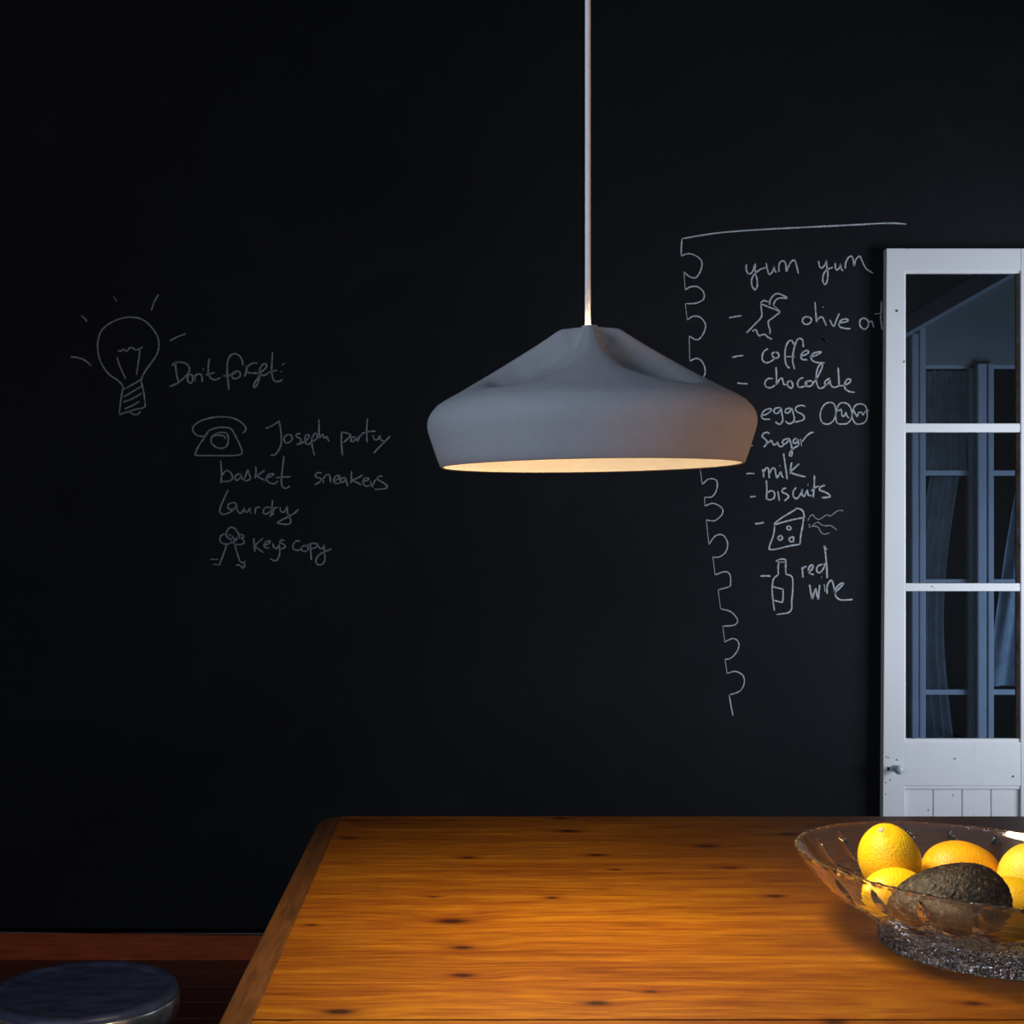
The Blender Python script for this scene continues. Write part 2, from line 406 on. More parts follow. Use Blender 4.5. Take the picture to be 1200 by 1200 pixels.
# raked ceiling rising to the right with its cornice
def slab(p0, p1, y0, y1, th):
    b_ = bmesh.new(); n = Vector((-(p1[1]-p0[1]), 0, p1[0]-p0[0])).normalized()*th
    vs = []
    for yy in (y0, y1):
        for p, off in ((p0, 0), (p1, 0), (p1, 1), (p0, 1)):
            vs.append(b_.verts.new((p[0]+n.x*off, yy, p[1]+n.z*off)))
    for f in ((0, 1, 2, 3), (7, 6, 5, 4), (0, 4, 5, 1), (1, 5, 6, 2), (2, 6, 7, 3), (3, 7, 4, 0)):
        b_.faces.new([vs[i] for i in f])
    return b_
c0 = P(1040, 398, PD); c1 = P(1190, 313, PD); sl = (c1.z-c0.z)/(c1.x-c0.x)
pA = (1.05, c0.z+(1.05-c0.x)*sl); pB = (2.7, c0.z+(2.7-c0.x)*sl)
tag(link_mesh('ceiling_reflected', slab(pA, pB, PD-.5, PD, .05), 'reflected_dark'), kind='structure')
tag(link_mesh('trim_1', slab((pA[0], pA[1]-.03), (pB[0], pB[1]-.03), PD-.03, PD-.001, .02), 'reflected_trim'), kind='structure')
t2 = tag(link_mesh('trim_2', pb(1066, 1073.5, 392, 1000, -.03, -.001, .003), 'reflected_trim'), kind='structure')
t3 = tag(link_mesh('trim_3', pb(1076, 1083, 385, 1000, -.02, -.001, .003), 'reflected_trim'), kind='structure')
t4 = tag(link_mesh('trim_4', pb(1144, 1154, 427, 1000, -.02, -.001, .002), 'reflected_trim'), kind='structure')
t5 = tag(link_mesh('trim_5', pb(1156, 1162.5, 427, 1000, -.02, -.001, .002), 'reflected_trim'), kind='structure')
for k, (xa, xb) in enumerate(((1083, 1143), (1163, 1235))):
    wi = empty('window_%d' % (k+1), (0, 0, 0)); tag(wi, kind='structure')
    for xs in ((xa, xa+3), (xb-4, xb)):
        link_mesh('frame_stile', pb(xs[0], xs[1], 427, 900, .02, .05, .001), 'reflected_trim', wi)
    link_mesh('frame_rail', pb(xa, xb, 427, 431, .02, .05, .001), 'reflected_trim', wi)
    link_mesh('frame_rail', pb(xa, xb, 893, 900, .02, .05, .001), 'reflected_trim', wi)
    for ya, yb in ((551, 557), (679, 683), (809, 815)):
        link_mesh('glazing_bar', pb(xa+3, xb-4, ya, yb, .022, .046, .001), 'reflected_trim', wi)
    for ya, yb in ((431, 551), (557, 679), (683, 809), (815, 893)):
        link_mesh('pane', pb(xa+3, xb-4, ya, yb, .034, .037), 'pane', wi)
tag(link_mesh('wall_beyond', B(1.0, 3.2, PD+.9, PD+.95, 0, 3.2), 'reflected_dark'), kind='structure')
def curtain(xa_t, xb_t, xa_b, xb_b, y0, y1, dep, label, curve=0.0, waves=5):
    bm = bmesh.new(); nu, nv = 60, 40; g = []
    for layer in (0, 1):
        for j in range(nv+1):
            t = j/nv; row = []
            for i in range(nu+1):
                s = i/nu
                bow = curve*sin(pi*t)
                px = (xa_t+(xa_b-xa_t)*t+bow)+(s)*((xb_t-xa_t)*(1-t)+(xb_b-xa_b)*t)
                q = P(px, y0+(y1-y0)*t, PD)
                q.y = dep+.012*sin(waves*2*pi*s+1.5*t)+.006*sin(11*s+5*t)+layer*.0015
                row.append(bm.verts.new(q))
            g.append(row)
    n1 = nv+1
    for l in (0, 1):
        for j in range(nv):
            for i in range(nu):
                a, b_, c, d = g[l*n1+j][i], g[l*n1+j][i+1], g[l*n1+j+1][i+1], g[l*n1+j+1][i]
                bm.faces.new((a, b_, c, d) if l else (d, c, b_, a))
    o = link_mesh('curtain', bm, 'curtain', None, True)
    tag(o, label, 'curtain', None)
curtain(1096, 1130, 1086, 1126, 558, 868, PD+.060, 'thin pale curtain swept to the left side of the window reflected in the door glass', -14, 4)
curtain(1200, 1236, 1163, 1232, 560, 806, PD+.061, 'thin pale curtain hanging diagonally reflected at the right edge of the door glass', 0, 3)
curtain(1085, 1143, 1085, 1143, 432, 556, PD+.064, 'dark sheer curtain across the upper left pane of the window reflected in the door glass', 0, 6)

# ------------------------------------------------------------------ chalk writing (relief strokes lying on the wall)
def catmull(pts, sub=4):
    if len(pts) < 3: return pts
    out = []
    P_ = [pts[0]]+list(pts)+[pts[-1]]
    for i in range(1, len(P_)-2):
        p0, p1, p2, p3 = P_[i-1], P_[i], P_[i+1], P_[i+2]
        for k in range(sub):
            t = k/sub
            out.append(tuple(.5*((2*p1[a])+(-p0[a]+p2[a])*t+(2*p0[a]-5*p1[a]+4*p2[a]-p3[a])*t*t+(-p0[a]+3*p1[a]-3*p2[a]+p3[a])*t**3) for a in (0, 1)))
    out.append(pts[-1]); return out
rnd = random.Random(5)
def chalk(kind, label, crop, strokes, width=2.0, material='chalk'):
    ox, oy, s = crop; bm = bmesh.new()
    for st in strokes:
        nums = [float(a) for a in st.split()]
        pts = [(ox+nums[i]/s, oy+nums[i+1]/s) for i in range(0, len(nums), 2)]
        if len(pts) == 1: pts = [pts[0], (pts[0][0]+1.2, pts[0][1]+.4)]
        pts = catmull(pts)
        ww = [P(x, y, DW) for x, y in pts]; n = len(ww); secs = []
        for i, p in enumerate(ww):
            t = ww[min(i+1, n-1)]-ww[max(i-1, 0)]
            if t.length < 1e-7: t = Vector((1, 0, 0))
            t.normalize(); nn = Vector((-t.z, 0, t.x))
            hw = width*.5*DW/F*rnd.uniform(.78, 1.12)
            if i in (0, n-1): hw *= .6
            y0 = DW; y1 = DW-.0007
            secs.append([bm.verts.new((p.x+nn.x*hw, y0, p.z+nn.z*hw)), bm.verts.new((p.x+nn.x*hw*.8, y1, p.z+nn.z*hw*.8)),
                         bm.verts.new((p.x-nn.x*hw*.8, y1, p.z-nn.z*hw*.8)), bm.verts.new((p.x-nn.x*hw, y0, p.z-nn.z*hw))])
        for a, b_ in zip(secs, secs[1:]):
            for k in range(3): bm.faces.new((a[k], a[k+1], b_[k+1], b_[k]))
        bm.faces.new(secs[0]); bm.faces.new(secs[-1][::-1])
    o = link_mesh(kind, bm, material, wall_back)
    o['label'] = label
A1 = (70, 330, 4.2857); A2 = (190, 400, 7.5); B1 = (300, 480, 7.0588); B2 = (220, 480, 8.571); B3 = (240, 610, 7.5)
C1 = (865, 290, 6.667); CC = (780, 240, 4.2857); D1 = (840, 380, 5.4545); D0 = (880, 390, 8.0); D2 = (870, 495, 8.571); E1 = (880, 590, 8.571)
F1 = (790, 250, 6.0); F2 = (810, 540, 3.871); PX = (0, 0, 1)
LW = 1.9; LM = 'chalk_faint'
chalk('chalk_drawing', 'chalk drawing of a glowing light bulb', A1, [
 '345 178 390 182 430 200 465 235 490 275 498 315 490 360 465 400 435 440 415 475 408 500',
 '345 178 300 187 250 210 210 245 193 290 190 335 200 390 220 430 250 468 290 495 310 515 320 530',
 '318 530 307 590 298 668', '408 500 420 550 427 600 428 632', '428 632 370 645 298 668',
 '315 545 360 520 408 492', '320 580 370 550 412 525', '320 605 370 585 412 560', '325 640 365 622 400 602', '345 650 365 665 390 667 405 652',
 '292 345 305 350 320 340 335 350 350 335 365 332 380 343 400 338 418 328', '287 380 300 420 315 455 332 490', '402 345 395 400 385 468',
 '270 75 287 98', '108 172 125 185 136 200', '495 65 475 100 460 145', '552 298 590 278 633 262', '55 378 90 382 125 395 158 422'], LW, LM)
chalk('chalk_writing', "chalk handwriting reading Don't forget:", A2, [
 '115 175 120 240 130 310 145 355', '85 215 120 185 175 185 215 200 240 240 225 285 180 330 130 370 65 397',
 '245 285 225 305 224 345 248 368 268 345 265 305 245 285', '285 292 290 355', '289 310 310 288 340 292 350 320 352 356', '357 235 366 252',
 '415 150 405 210 405 270 420 315 450 335 480 335 512 318', '385 295 425 285 460 275',
 '710 215 700 160 670 120 630 110 595 130 575 180 570 250 578 340 585 430', '535 305 580 300 630 285',
 '640 265 615 285 618 320 650 328 685 305 680 270 650 262 640 290',
 '740 215 740 260 722 310', '742 230 770 205 805 190 835 192', '745 265 765 278 800 278 845 280',
 '855 280 905 240 918 205 890 200 860 235 858 280 890 300 930 280', '858 280 850 330 830 390 805 405 810 370 840 320 858 285',
 '970 95 965 180 960 260 970 320 990 350 1025 352 1058 335', '930 275 975 262 1015 255', '1055 210 1075 190', '1040 264 1048 268'], LW+.2, LM)
chalk('chalk_writing', 'chalk handwriting reading Joseph party', B1, [
 '78 155 130 135 195 92', '190 95 200 150 208 220 205 290 180 345 150 375 122 377',
 '285 205 245 215 230 245 245 275 275 270 300 240 285 205', '368 198 335 205 335 225 365 240 370 265 345 285 335 290',
 '345 290 400 265 432 235 438 208 412 212 405 245 415 282 440 285 460 262', '462 225 460 270 468 320 482 378', '462 235 485 197 505 208 500 240 470 262',
 '518 80 520 150 520 240', '520 238 550 205 560 235 585 220 590 240 605 262',
 '708 190 705 260 715 380', '700 185 745 192 780 210 765 235 720 275', '820 222 790 235 785 262 810 260 830 232 835 265',
 '838 268 850 235 862 215 880 210', '922 75 915 160 918 270', '870 200 930 182 990 178', '968 212 978 245 1002 250 1025 212', '1025 212 1030 248 1058 262',
 '1110 218 1050 280 1010 320 972 362'], LW, LM)
chalk('chalk_writing', 'chalk handwriting reading sneakers', B1, [
 '545 525 510 522 490 540 500 560 535 570 530 595 485 620', '552 565 560 610', '556 570 585 538 608 545 618 605',
 '640 588 680 575 690 548 665 548 645 570 645 600 670 612 700 600', '740 562 705 570 700 595 720 600 745 570', '742 565 748 600 760 635',
 '790 505 788 560 785 610', '885 540 830 570 795 585 830 600 870 625', '878 595 920 585 930 570 905 565 882 590 890 620 915 635 940 625',
 '945 590 960 645', '960 645 975 600 995 575', '1045 550 1010 555 1010 580 1060 610 1085 640 1060 655 980 660'], LW, LM)
chalk('chalk_drawing', 'chalk drawing of an old dial telephone', B2, [
 '180 265 120 268 80 250 52 215 52 180 85 140 150 105 230 83 330 72 430 80 500 105 555 145 582 185 575 215 550 238',
 '210 210 160 290 100 380 70 460', '70 460 180 462 300 462 420 462 510 455 545 435 530 370 490 290 455 220 425 188 360 178 290 182 210 210',
 '375 295 370 270 330 258 270 262 235 290 240 340 290 380 345 388 390 365 408 300 395 245 350 228 290 240 240 270'], LW, LM)
chalk('chalk_writing', 'chalk handwriting reading basket', B2, [
 '330 510 335 580 340 650 330 740', '345 660 375 620 410 615 440 650 450 690 410 720 330 722', '530 645 490 655 475 690 495 710 530 680 540 650', '540 650 545 690 560 712',
 '560 712 590 640 602 605 620 660 628 690 600 712 575 712', '680 570 685 620 675 695', '775 605 730 640 690 665', '690 665 730 690 785 712',
 '790 685 840 670 862 645 830 645 800 665 790 700 820 735 870 742 910 715', '965 465 955 560 940 680 945 760 970 788 1005 782 1025 765', '885 685 950 678 1035 675'], LW, LM)
chalk('chalk_writing', 'chalk handwriting reading laundry', B2, [
 '405 805 370 880 335 960 320 1020 345 1050 395 1045 440 1020 480 985', '440 935 405 955 410 995 450 1000 485 970 480 940 440 935',
 '490 960 500 1020 530 1040 560 1005 565 980', '565 980 572 1020 600 1025 626 985', '626 985 635 1045', '675 1050 680 1000 700 980 730 985',
 '845 992 800 978 765 1000 760 1040 795 1048 825 1025 843 995', '850 905 845 980 835 1060 820 1075', '855 1060 860 1010 875 985 905 985',
 '925 980 935 1020 965 1030 990 990 1000 965', '1000 965 1000 1030 1020 1080 1035 1120 1015 1150 960 1150 900 1138 930 1115 1000 1080 1070 1040 1110 1000'], LW, LM)
chalk('chalk_drawing', 'chalk drawing of two crossed keys', B3, [
 '185 110 205 75 235 58 270 80 298 125 285 160 250 185 225 165 195 145 185 110', '180 118 145 130 132 165 145 195 185 208 225 198 245 170 235 135 205 125',
 '240 190 265 160 310 150 348 185 325 208 275 210 240 190', '300 130 325 122 340 140 325 160', '205 130 230 135 250 150 240 175 228 185', '192 210 165 290 125 395', '260 205 285 290 308 360',
 '48 340 120 343', '70 385 125 388', '275 392 310 395 335 425', '308 365 330 370 350 385 345 410 320 400', '330 372 360 358'], LW, LM)
chalk('chalk_writing', 'chalk handwriting reading Keys copy', B3, [
 '430 155 432 215 440 275', '512 155 470 190 432 225', '432 225 470 250 515 282', '525 215 560 205 572 180 545 182 520 215 535 240 570 240',
 '598 200 605 235 630 245 650 215', '652 205 655 250 655 300 635 345 605 352 575 335', '700 175 668 172 662 195 700 215 700 240 660 248',
 '838 185 805 180 775 215 780 250 820 262 850 240', '880 215 850 235 855 265 890 270 910 240 880 215', '925 205 930 270 935 348', '905 215 950 200 990 210 975 235 935 250',
 '1000 225 1015 250 1040 235 1050 210', '1050 210 1050 270 1055 340 1030 385 990 385 975 350 1000 305 1050 275 1115 248'], LW, LM)
chalk('chalk_drawing', 'chalk line drawing of a ring bound page edge', PX, [
 '1062 262.5 1040 261.5 1000 263.5 950 266 900 268.5 850 272 820 276 799 279.8'], 1.9)
sp1 = ['55 178 50 240 50 300', '50 300 100 283 155 300 192 335 190 390 165 440 140 455 100 440 68 410', '68 410 78 540', '78 540 110 518 160 515 200 545 212 585 200 612',
 '200 612 150 632 78 635', '78 635 92 750', '92 750 130 725 180 730 218 775 212 830 180 880 150 888 125 875 105 862', '105 862 110 1040', '110 1040 150 1020 190 1035 215 1085 215 1130 195 1160 140 1170 112 1165',
 '112 1165 130 1330', '130 1330 175 1310 225 1350 225 1410 185 1440 140 1440', '140 1440 150 1580', '150 1580 200 1560 240 1600 235 1660 205 1690 165 1690', '165 1690 185 1815']
chalk('chalk_drawing', 'chalk row of page binding hooks, upper half', F1, sp1, 1.7)
chalk('chalk_drawing', 'chalk row of page binding hooks, lower half', F2, ['38 20 50 108', '50 108 80 82 115 90 115 130 95 162 60 165', '60 165 62 205', '62 205 100 193 140 215 138 245 105 272 68 268', '68 268 80 380',
 '80 380 110 340 145 338 165 375 155 415 125 437 98 436', '98 436 108 518', '108 518 150 503 175 515 178 560 170 572 122 585', '122 585 133 672', '133 672 180 685 210 722 195 745 143 750',
 '143 750 152 822', '152 822 190 806 215 825 210 860 180 895 153 900', '153 900 163 965', '163 965 200 955 235 975 240 1010 220 1045 172 1062', '172 1062 180 1110 190 1158'], 1.5)
chalk('chalk_writing', 'chalk handwriting reading yum yum', C1, [
 '65 130 62 170 80 205 110 190 130 130', '135 125 132 190 145 240 150 295 132 330 108 300 105 250 130 205 175 170 215 158', '218 120 228 170 243 210 270 185 280 145', '280 145 285 180 300 195',
 '318 190 320 130 345 105 370 125 375 190', '378 190 395 145 415 110 440 100 455 140 470 205',
 '628 105 635 145 655 160 680 130 690 95', '690 95 692 150 700 200 695 260 678 290 662 265 665 215 690 175 740 155', '758 120 760 160 775 175 795 150 800 125', '800 125 805 165 820 185',
 '835 165 840 120 860 80 885 68 900 100 905 150', '905 150 920 95 950 68 970 110 1000 165 1055 202'], 1.9)
chalk('chalk_drawing', 'chalk drawing of an oil can pouring', C1, [
 '245 450 250 410 275 375 305 360 345 372 385 393', '275 450 290 415 325 395 385 397', '175 435 200 415 240 428', '175 440 240 465 330 500', '330 500 275 452', '175 440 183 500 180 545 130 600 65 668',
 '330 502 270 550 235 578 240 620 250 650 245 675', '110 655 125 645 140 645 150 670 165 690 185 682 210 680 230 700 265 718'], 1.9)
chalk('chalk_drawing', 'faint chalk stream from the oil can', C1, ['395 400 425 430 445 470 460 515', '405 410 412 450 430 500'], 1.4, 'smudge')
chalk('chalk_writing', 'chalk handwriting reading olive oil', C1, [
 '540 540 510 550 502 580 530 602 565 585 570 555 540 540', '600 425 605 500 612 585', '612 575 640 545 660 548 675 580 688 612', '658 465 668 468', '715 565 745 615 770 560 790 515',
 '785 590 850 578 855 562 820 560 790 585 792 618 835 632 878 635', '990 550 955 565 952 610 985 640 1015 615 1015 575 985 550', '1018 590 1040 575 1050 590 1060 625', '1120 415 1117 500 1114 560 1126 640', '1062 520 1117 515'], 1.9)
chalk('chalk_drawing', 'three short chalk dashes beside the upper list words', CC, ['318 568 345 562 382 557', '333 766 360 760 390 757', '360 895 388 898 412 899'], 2.0)
chalk('chalk_writing', 'chalk handwriting reading coffee', D0, [
 '160 150 125 170 105 215 110 260 145 280 190 265 225 235', '235 180 200 190 205 225 240 238 262 212 245 185 215 180', '400 110 385 75 355 78 330 120 318 190 322 270 340 315 365 330',
 '490 135 485 75 460 52 430 70 408 130 392 210 392 280 410 342', '310 222 410 225', '470 215 510 205 540 185 525 165 490 180 468 215 480 248 530 252', '550 225 600 215 655 185 640 178 590 190 565 225 575 260 620 278 692 282'], 2.0)
chalk('chalk_writing', 'chalk handwriting reading chocolate', D0, [
 '205 430 160 430 130 465 140 505 185 515 225 490', '235 320 238 400 240 490', '240 485 265 440 290 425 300 460 310 490', '310 490 345 480', '375 450 345 460 345 500 380 518 392 490 375 450',
 '490 420 455 435 435 475 450 510 500 500 525 470', '540 450 510 465 515 498 555 500 580 475 560 450 535 455', '585 470 620 420 655 350 670 310 655 290 625 330 612 400 615 470 640 520 680 510 710 480',
 '740 425 700 450 690 480 715 480 740 450', '742 440 748 490 780 515', '815 325 822 410 825 500', '780 515 825 498 865 495', '865 495 920 470 935 440 905 435 880 470 880 520 920 550 972 558'], 2.0)
chalk('chalk_writing', 'chalk handwriting reading eggs', D0, [
 '100 775 150 760 190 725 170 710 120 735 98 780 120 808 180 810', '270 700 225 710 215 745 250 755 280 715', '280 700 290 760 298 820 275 855 245 850 230 830', '375 705 330 715 320 745 350 750 382 710',
 '382 705 400 770 405 820 375 850 340 845 325 825', '510 690 465 680 420 700 425 735 480 765 500 795 480 820 410 838'], 1.9)
chalk('chalk_drawing', 'chalk drawing of three eggs, two of them cracked', D0, [
 '740 650 690 670 655 730 650 800 680 850 740 850 785 800 795 730 780 670 740 650', '870 655 830 665 805 720 795 800 810 848 860 855 910 845 945 790 940 720 910 670 870 655',
 '815 735 840 718 850 740 855 780 880 775 890 745 900 780 920 800', '1020 665 980 680 955 730 952 800 980 850 1025 855 1070 835 1090 780 1080 700 1050 670 1020 665',
 '960 725 980 760 995 785 1010 750 1035 745 1050 770 1070 740 1105 725'], 1.7)
chalk('chalk_writing', 'chalk handwriting reading sugar', D2, [
 '270 115 250 100 210 112 200 145 235 175 245 205 215 250', '240 215 275 190 290 175', '290 175 310 222 340 215 352 190', '352 190 365 235 400 240 415 220', '465 160 415 175 400 205 430 215 465 180',
 '468 160 485 210 498 280 495 330 475 335 475 305 510 262 565 230', '540 158 512 178 515 210 545 200 555 168', '557 165 560 205 575 225', '582 165 596 240', '598 195 640 140 680 108 718 97'], 2.0)
chalk('chalk_writing', 'chalk handwriting reading milk', D2, [
 '200 470 210 510 212 555', '212 500 235 460 260 465 265 510 270 560', '270 515 300 460 325 470 335 520 345 565', '345 565 370 520 385 490', '385 490 392 530 410 555', '370 433 380 440',
 '412 310 425 400 440 500 448 570', '495 400 485 450 478 520', '570 415 520 460 478 500', '478 500 540 525 635 548'], 2.0)
chalk('chalk_writing', 'chalk handwriting reading biscuits', D2, [
 '238 580 245 660 240 775', '245 710 290 685 322 710 315 760 270 778 240 765', '355 690 362 740 372 788', '440 660 405 670 400 700 440 720 465 745 420 790', '540 655 512 690 510 740 540 765 575 735 600 680',
 '600 670 600 725 620 740 648 685', '650 675 662 730 695 735', '652 622 662 628', '722 530 720 640 710 755', '690 690 730 655 770 640', '830 632 790 645 775 680 830 700 880 735 860 752 795 755'], 2.0)
chalk('chalk_drawing', 'three short chalk dashes beside the lower list words', D2, ['78 236 105 233', '38 517 75 512 120 515', '78 748 105 745 135 742'], 1.8)
chalk('chalk_drawing', 'chalk drawing of a smelly wedge of cheese', E1, [
 '230 205 300 150 380 100 450 60', '445 50 490 55 525 85 535 145', '228 215 330 185 430 160 545 138', '238 225 225 320 195 400 178 460', '178 462 250 460 370 430 495 408', '530 145 515 240 498 330 492 410',
 '380 225 358 240 370 262 395 262 400 240 380 225', '295 320 270 345 290 370 318 345 295 320', '425 330 425 380 395 382 382 355 420 330', '40 203 85 200 130 190', '95 730 145 727 195 730'], 2.0)
chalk('chalk_drawing', 'thin wavy chalk smell lines beside the cheese', E1, [
 '570 175 590 135 620 112 645 145 680 160 720 140 760 115 800 125 850 85 890 70 930 75', '580 205 600 235 620 220 670 188 710 215 750 225 800 222 865 268', '578 240 620 230 670 235 700 285 735 308 795 293'], 1.3, LM)
chalk('chalk_drawing', 'chalk drawing of a wine bottle', E1, [
 '250 585 280 565 320 558 355 570', '278 585 272 650 275 715', '275 715 235 745 218 790 212 880 222 980 235 1080', '285 590 350 588', '350 575 348 650 350 710', '350 710 395 725 418 760 418 880 408 990 408 1055 370 1098 258 1115',
 '222 835 270 850 322 860', '322 860 322 920 318 980 300 992 235 972'], 1.9)
chalk('chalk_writing', 'chalk handwriting reading red wine', E1, [
 '510 640 518 690 520 745', '515 665 535 638 558 635', '572 685 610 665 622 625 600 620 578 660 590 700 630 715', '720 610 670 630 660 680 690 695 730 650 742 600', '735 420 750 520 760 640 765 750', '735 420 762 465',
 '588 815 600 890 615 962', '615 962 635 890 650 850', '650 850 660 910 675 970', '675 970 682 890 690 818', '735 810 745 885', '704 738 710 742', '765 910 765 830 790 780 815 780 835 850 850 920',
 '848 890 880 860 925 810 910 800 870 830 845 880 850 930 890 965 940 970 1022 965'], 2.1)
chalk('chalk_drawing', 'faint half erased chalk scribble', B1, ['455 420 500 445 570 450 630 415 690 385'], 2.2, 'smudge')
chalk('chalk_drawing', 'small wiped chalk smudge', D0, ['650 30 690 80 720 60', '660 45 700 90'], 3.5, 'smudge')

# ------------------------------------------------------------------ table
table = empty('dining_table', (0, 0, 0))
tag(table, 'orange brown varnished knotty pine dining table under the pendant lamp', 'table')
TZ = .75
def xin(D): return -.1815-(D-1.15)*(.0061/.825)
def xout(D): return -.2074-(D-1.15)*(.0070/.825)
def prism(pts, z0, z1, bev=0):
    bm = bmesh.new()
    a = [bm.verts.new((x, y, z0)) for x, y in pts]; b_ = [bm.verts.new((x, y, z1)) for x, y in pts]
    n = len(pts); bm.faces.new(a[::-1]); top = bm.faces.new(b_)
    for i in range(n): bm.faces.new((a[i], a[(i+1) % n], b_[(i+1) % n], b_[i]))
    if bev:
        bmesh.ops.recalc_face_normals(bm, faces=bm.faces)
        bmesh.ops.bevel(bm, geom=list(top.edges), offset=bev, segments=2, affect='EDGES', profile=.5)
    return bm
TR = 1.55; TB = 1.975
joints = [1.975, 1.855, 1.715, 1.545, 1.40, 1.248, 1.1505]
for i, (a, b_) in enumerate(zip(joints, joints[1:])):
    g = .0002
    pts = [(xin(b_)+g, b_+g), (TR, b_+g), (TR, a-g), (xin(a)+g, a-g)]
    if i == 0: pts = [(xin(b_)+g, b_+g), (TR, b_+g), (TR, a), (xin(a)+.012, a), (xin(a)+g, a-.0035)]
    link_mesh('plank', prism(pts, TZ-.024, TZ, 0), 'pine', table)
# left breadboard end with its rounded far corner
pts = [(xout(1.12), 1.12), (xin(1.12), 1.12), (xin(TB), TB-.004)]
for k in range(9):
    t = k/8*pi/2
    cxx, cyy = xin(TB)-.001, TB-.064
    rx = cxx-xout(TB-.064); ry = .060
    pts.append((cxx-rx*sin(t), cyy+ry*cos(t)))
o = link_mesh('breadboard_end', prism(pts, TZ-.026, TZ+.0004, .0015), 'board_end', table)
o['label'] = 'darker brown end board'
link_mesh('edge_strip', prism([(xin(1.12), 1.12), (TR, 1.12), (TR, 1.1498), (xin(1.15)+.034, 1.1498), (xin(1.15)+.03, 1.1478), (xin(1.15)+.022, 1.1483), (xin(1.15)+.018, 1.1498), (xin(1.15), 1.1498)], TZ-.026, TZ-.0006, .0008), 'pine', table)
link_mesh('breadboard_end', B(TR+.0003, TR+.03, 1.12, TB, TZ-.026, TZ, bev=.002), 'board_end', table)
for args in ((-.15, TR-.03, TB-.06, TB-.04), (-.15, TR-.03, 1.19, 1.21), (-.15, -.13, 1.21, TB-.06), (TR-.05, TR-.03, 1.21, TB-.06)):
    link_mesh('apron', B(*args, TZ-.115, TZ-.026, bev=.001), 'board_end', table)
for lx in (-.125, TR-.085):
    for ly in (1.215, TB-.115):
        bm = bmesh.new(); r_ = []
        for z, h in ((0, .018), (.35, .024), (TZ-.026, .027)):
            c = (lx+.027, ly+.027); r_.append([(c[0]+sx*h, c[1]+sy*h, z) for sx, sy in ((-1, -1), (1, -1), (1, 1), (-1, 1))])
        rings(bm, r_, True, True, True); link_mesh('leg', bm, 'board_end', table)

# ------------------------------------------------------------------ pendant lamp
LD = 1.30; k = LD/F
lc = P(690.5, 546, LD)
lamp = empty('pendant_lamp', (lc.x, lc.y, lc.z))
tag(lamp, 'grey ceramic pendant lamp with pleated top hanging on a white cord', 'lamp')
ZR = [(0, 163.5), (33, 160.5), (37, 158.5), (59, 144), (108, 114), (157, 84.5), (172, 76.5), (180, 71)]
def ztop(x, y):
    r = math.hypot(x, y); 
    if r < 1e-6: return 163.5
    n = 1.16+.84*smooth01(112, 168, r)
    ax, ay = abs(x), abs(y)
    p = (ax**n+ay**n)**(1/n)
    base = lerp_tab(ZR, p)
    dipmax = lerp_tab([(9, 0), (13, 12), (24, 27), (60, 24), (100, 14), (135, 6), (162, 0)], r)
    sg = lerp_tab([(0, 8), (20, 10.5), (50, 15), (90, 25), (120, 48), (150, 95)], r)
    d = min(ax, ay)
    wb_ = math.exp(-(d/sg)**2.8)
    zr_line = lerp_tab(ZR, r)
    neck = 163.5 if r < 9 else 0
    z = zr_line*wb_+(base-dipmax)*(1-wb_)
    return z
NA = 256
side = [(183.5, 67.5), (187.5, 62.5), (190.3, 57), (191.6, 51), (191.4, 45), (189.8, 38), (187.2, 30), (184, 20), (180.3, 9), (177, 0.6)]
radii = [9.5, 11, 13, 15.5, 18, 21, 24.5, 28, 31.5, 34.5, 38, 42, 47, 52, 58, 64, 71, 78, 86, 94, 102, 110, 118, 126, 134, 142, 150, 157, 163, 168.5, 173, 177, 180.3]
def tilt(p):
    a = radians(.75); x, y, z = p; z -= 190
    return (x*cos(a)-z*sin(a) - 0, y, x*sin(a)+z*cos(a)+190)
ROT = radians(-2)
def field(r, th):
    x, y = r*cos(th), r*sin(th); return ztop(x, y)
def mkring(r, zf, dz=0.):
    out = []
    for i in range(NA):
        th = 2*pi*i/NA; z = zf(r, th)+dz
        t = th+ROT
        q = tilt((r*cos(t), r*sin(t), z)); out.append((q[0]*k, q[1]*k, q[2]*k))
    return out
rs = [mkring(7.5, lambda r, t: 160), mkring(8.3, lambda r, t: 164.3), mkring(9.2, lambda r, t: 164)]
rs += [mkring(r, field) for r in radii]
rs += [mkring(r, lambda r_, t, z=z: z) for r, z in side]
rs += [mkring(175.5, lambda r_, t: -.5), mkring(173.6, lambda r_, t: .4)]
bm = bmesh.new(); rings(bm, rs)
link_mesh('lamp_shade', bm, 'ceramic', lamp, True)
inner = [(173.6, .4), (176.5, 9), (180, 20), (183, 30), (185.5, 38), (187, 45), (187.3, 51), (186, 57), (183, 62)]
rs = [mkring(r, lambda r_, t, z=z: z) for r, z in inner]
rs += [mkring(r-3, lambda r_, t, r0=r: field(r0, t)-5.5) for r in radii[::-1] if r > 18]
rs += [mkring(12, lambda r_, t: 134)]
bm = bmesh.new(); rings(bm, rs)
o = link_mesh('shade_lining', bm, 'lining', lamp, True); o['label'] = 'white glazed inside of the shade'
cx_ = 0.0
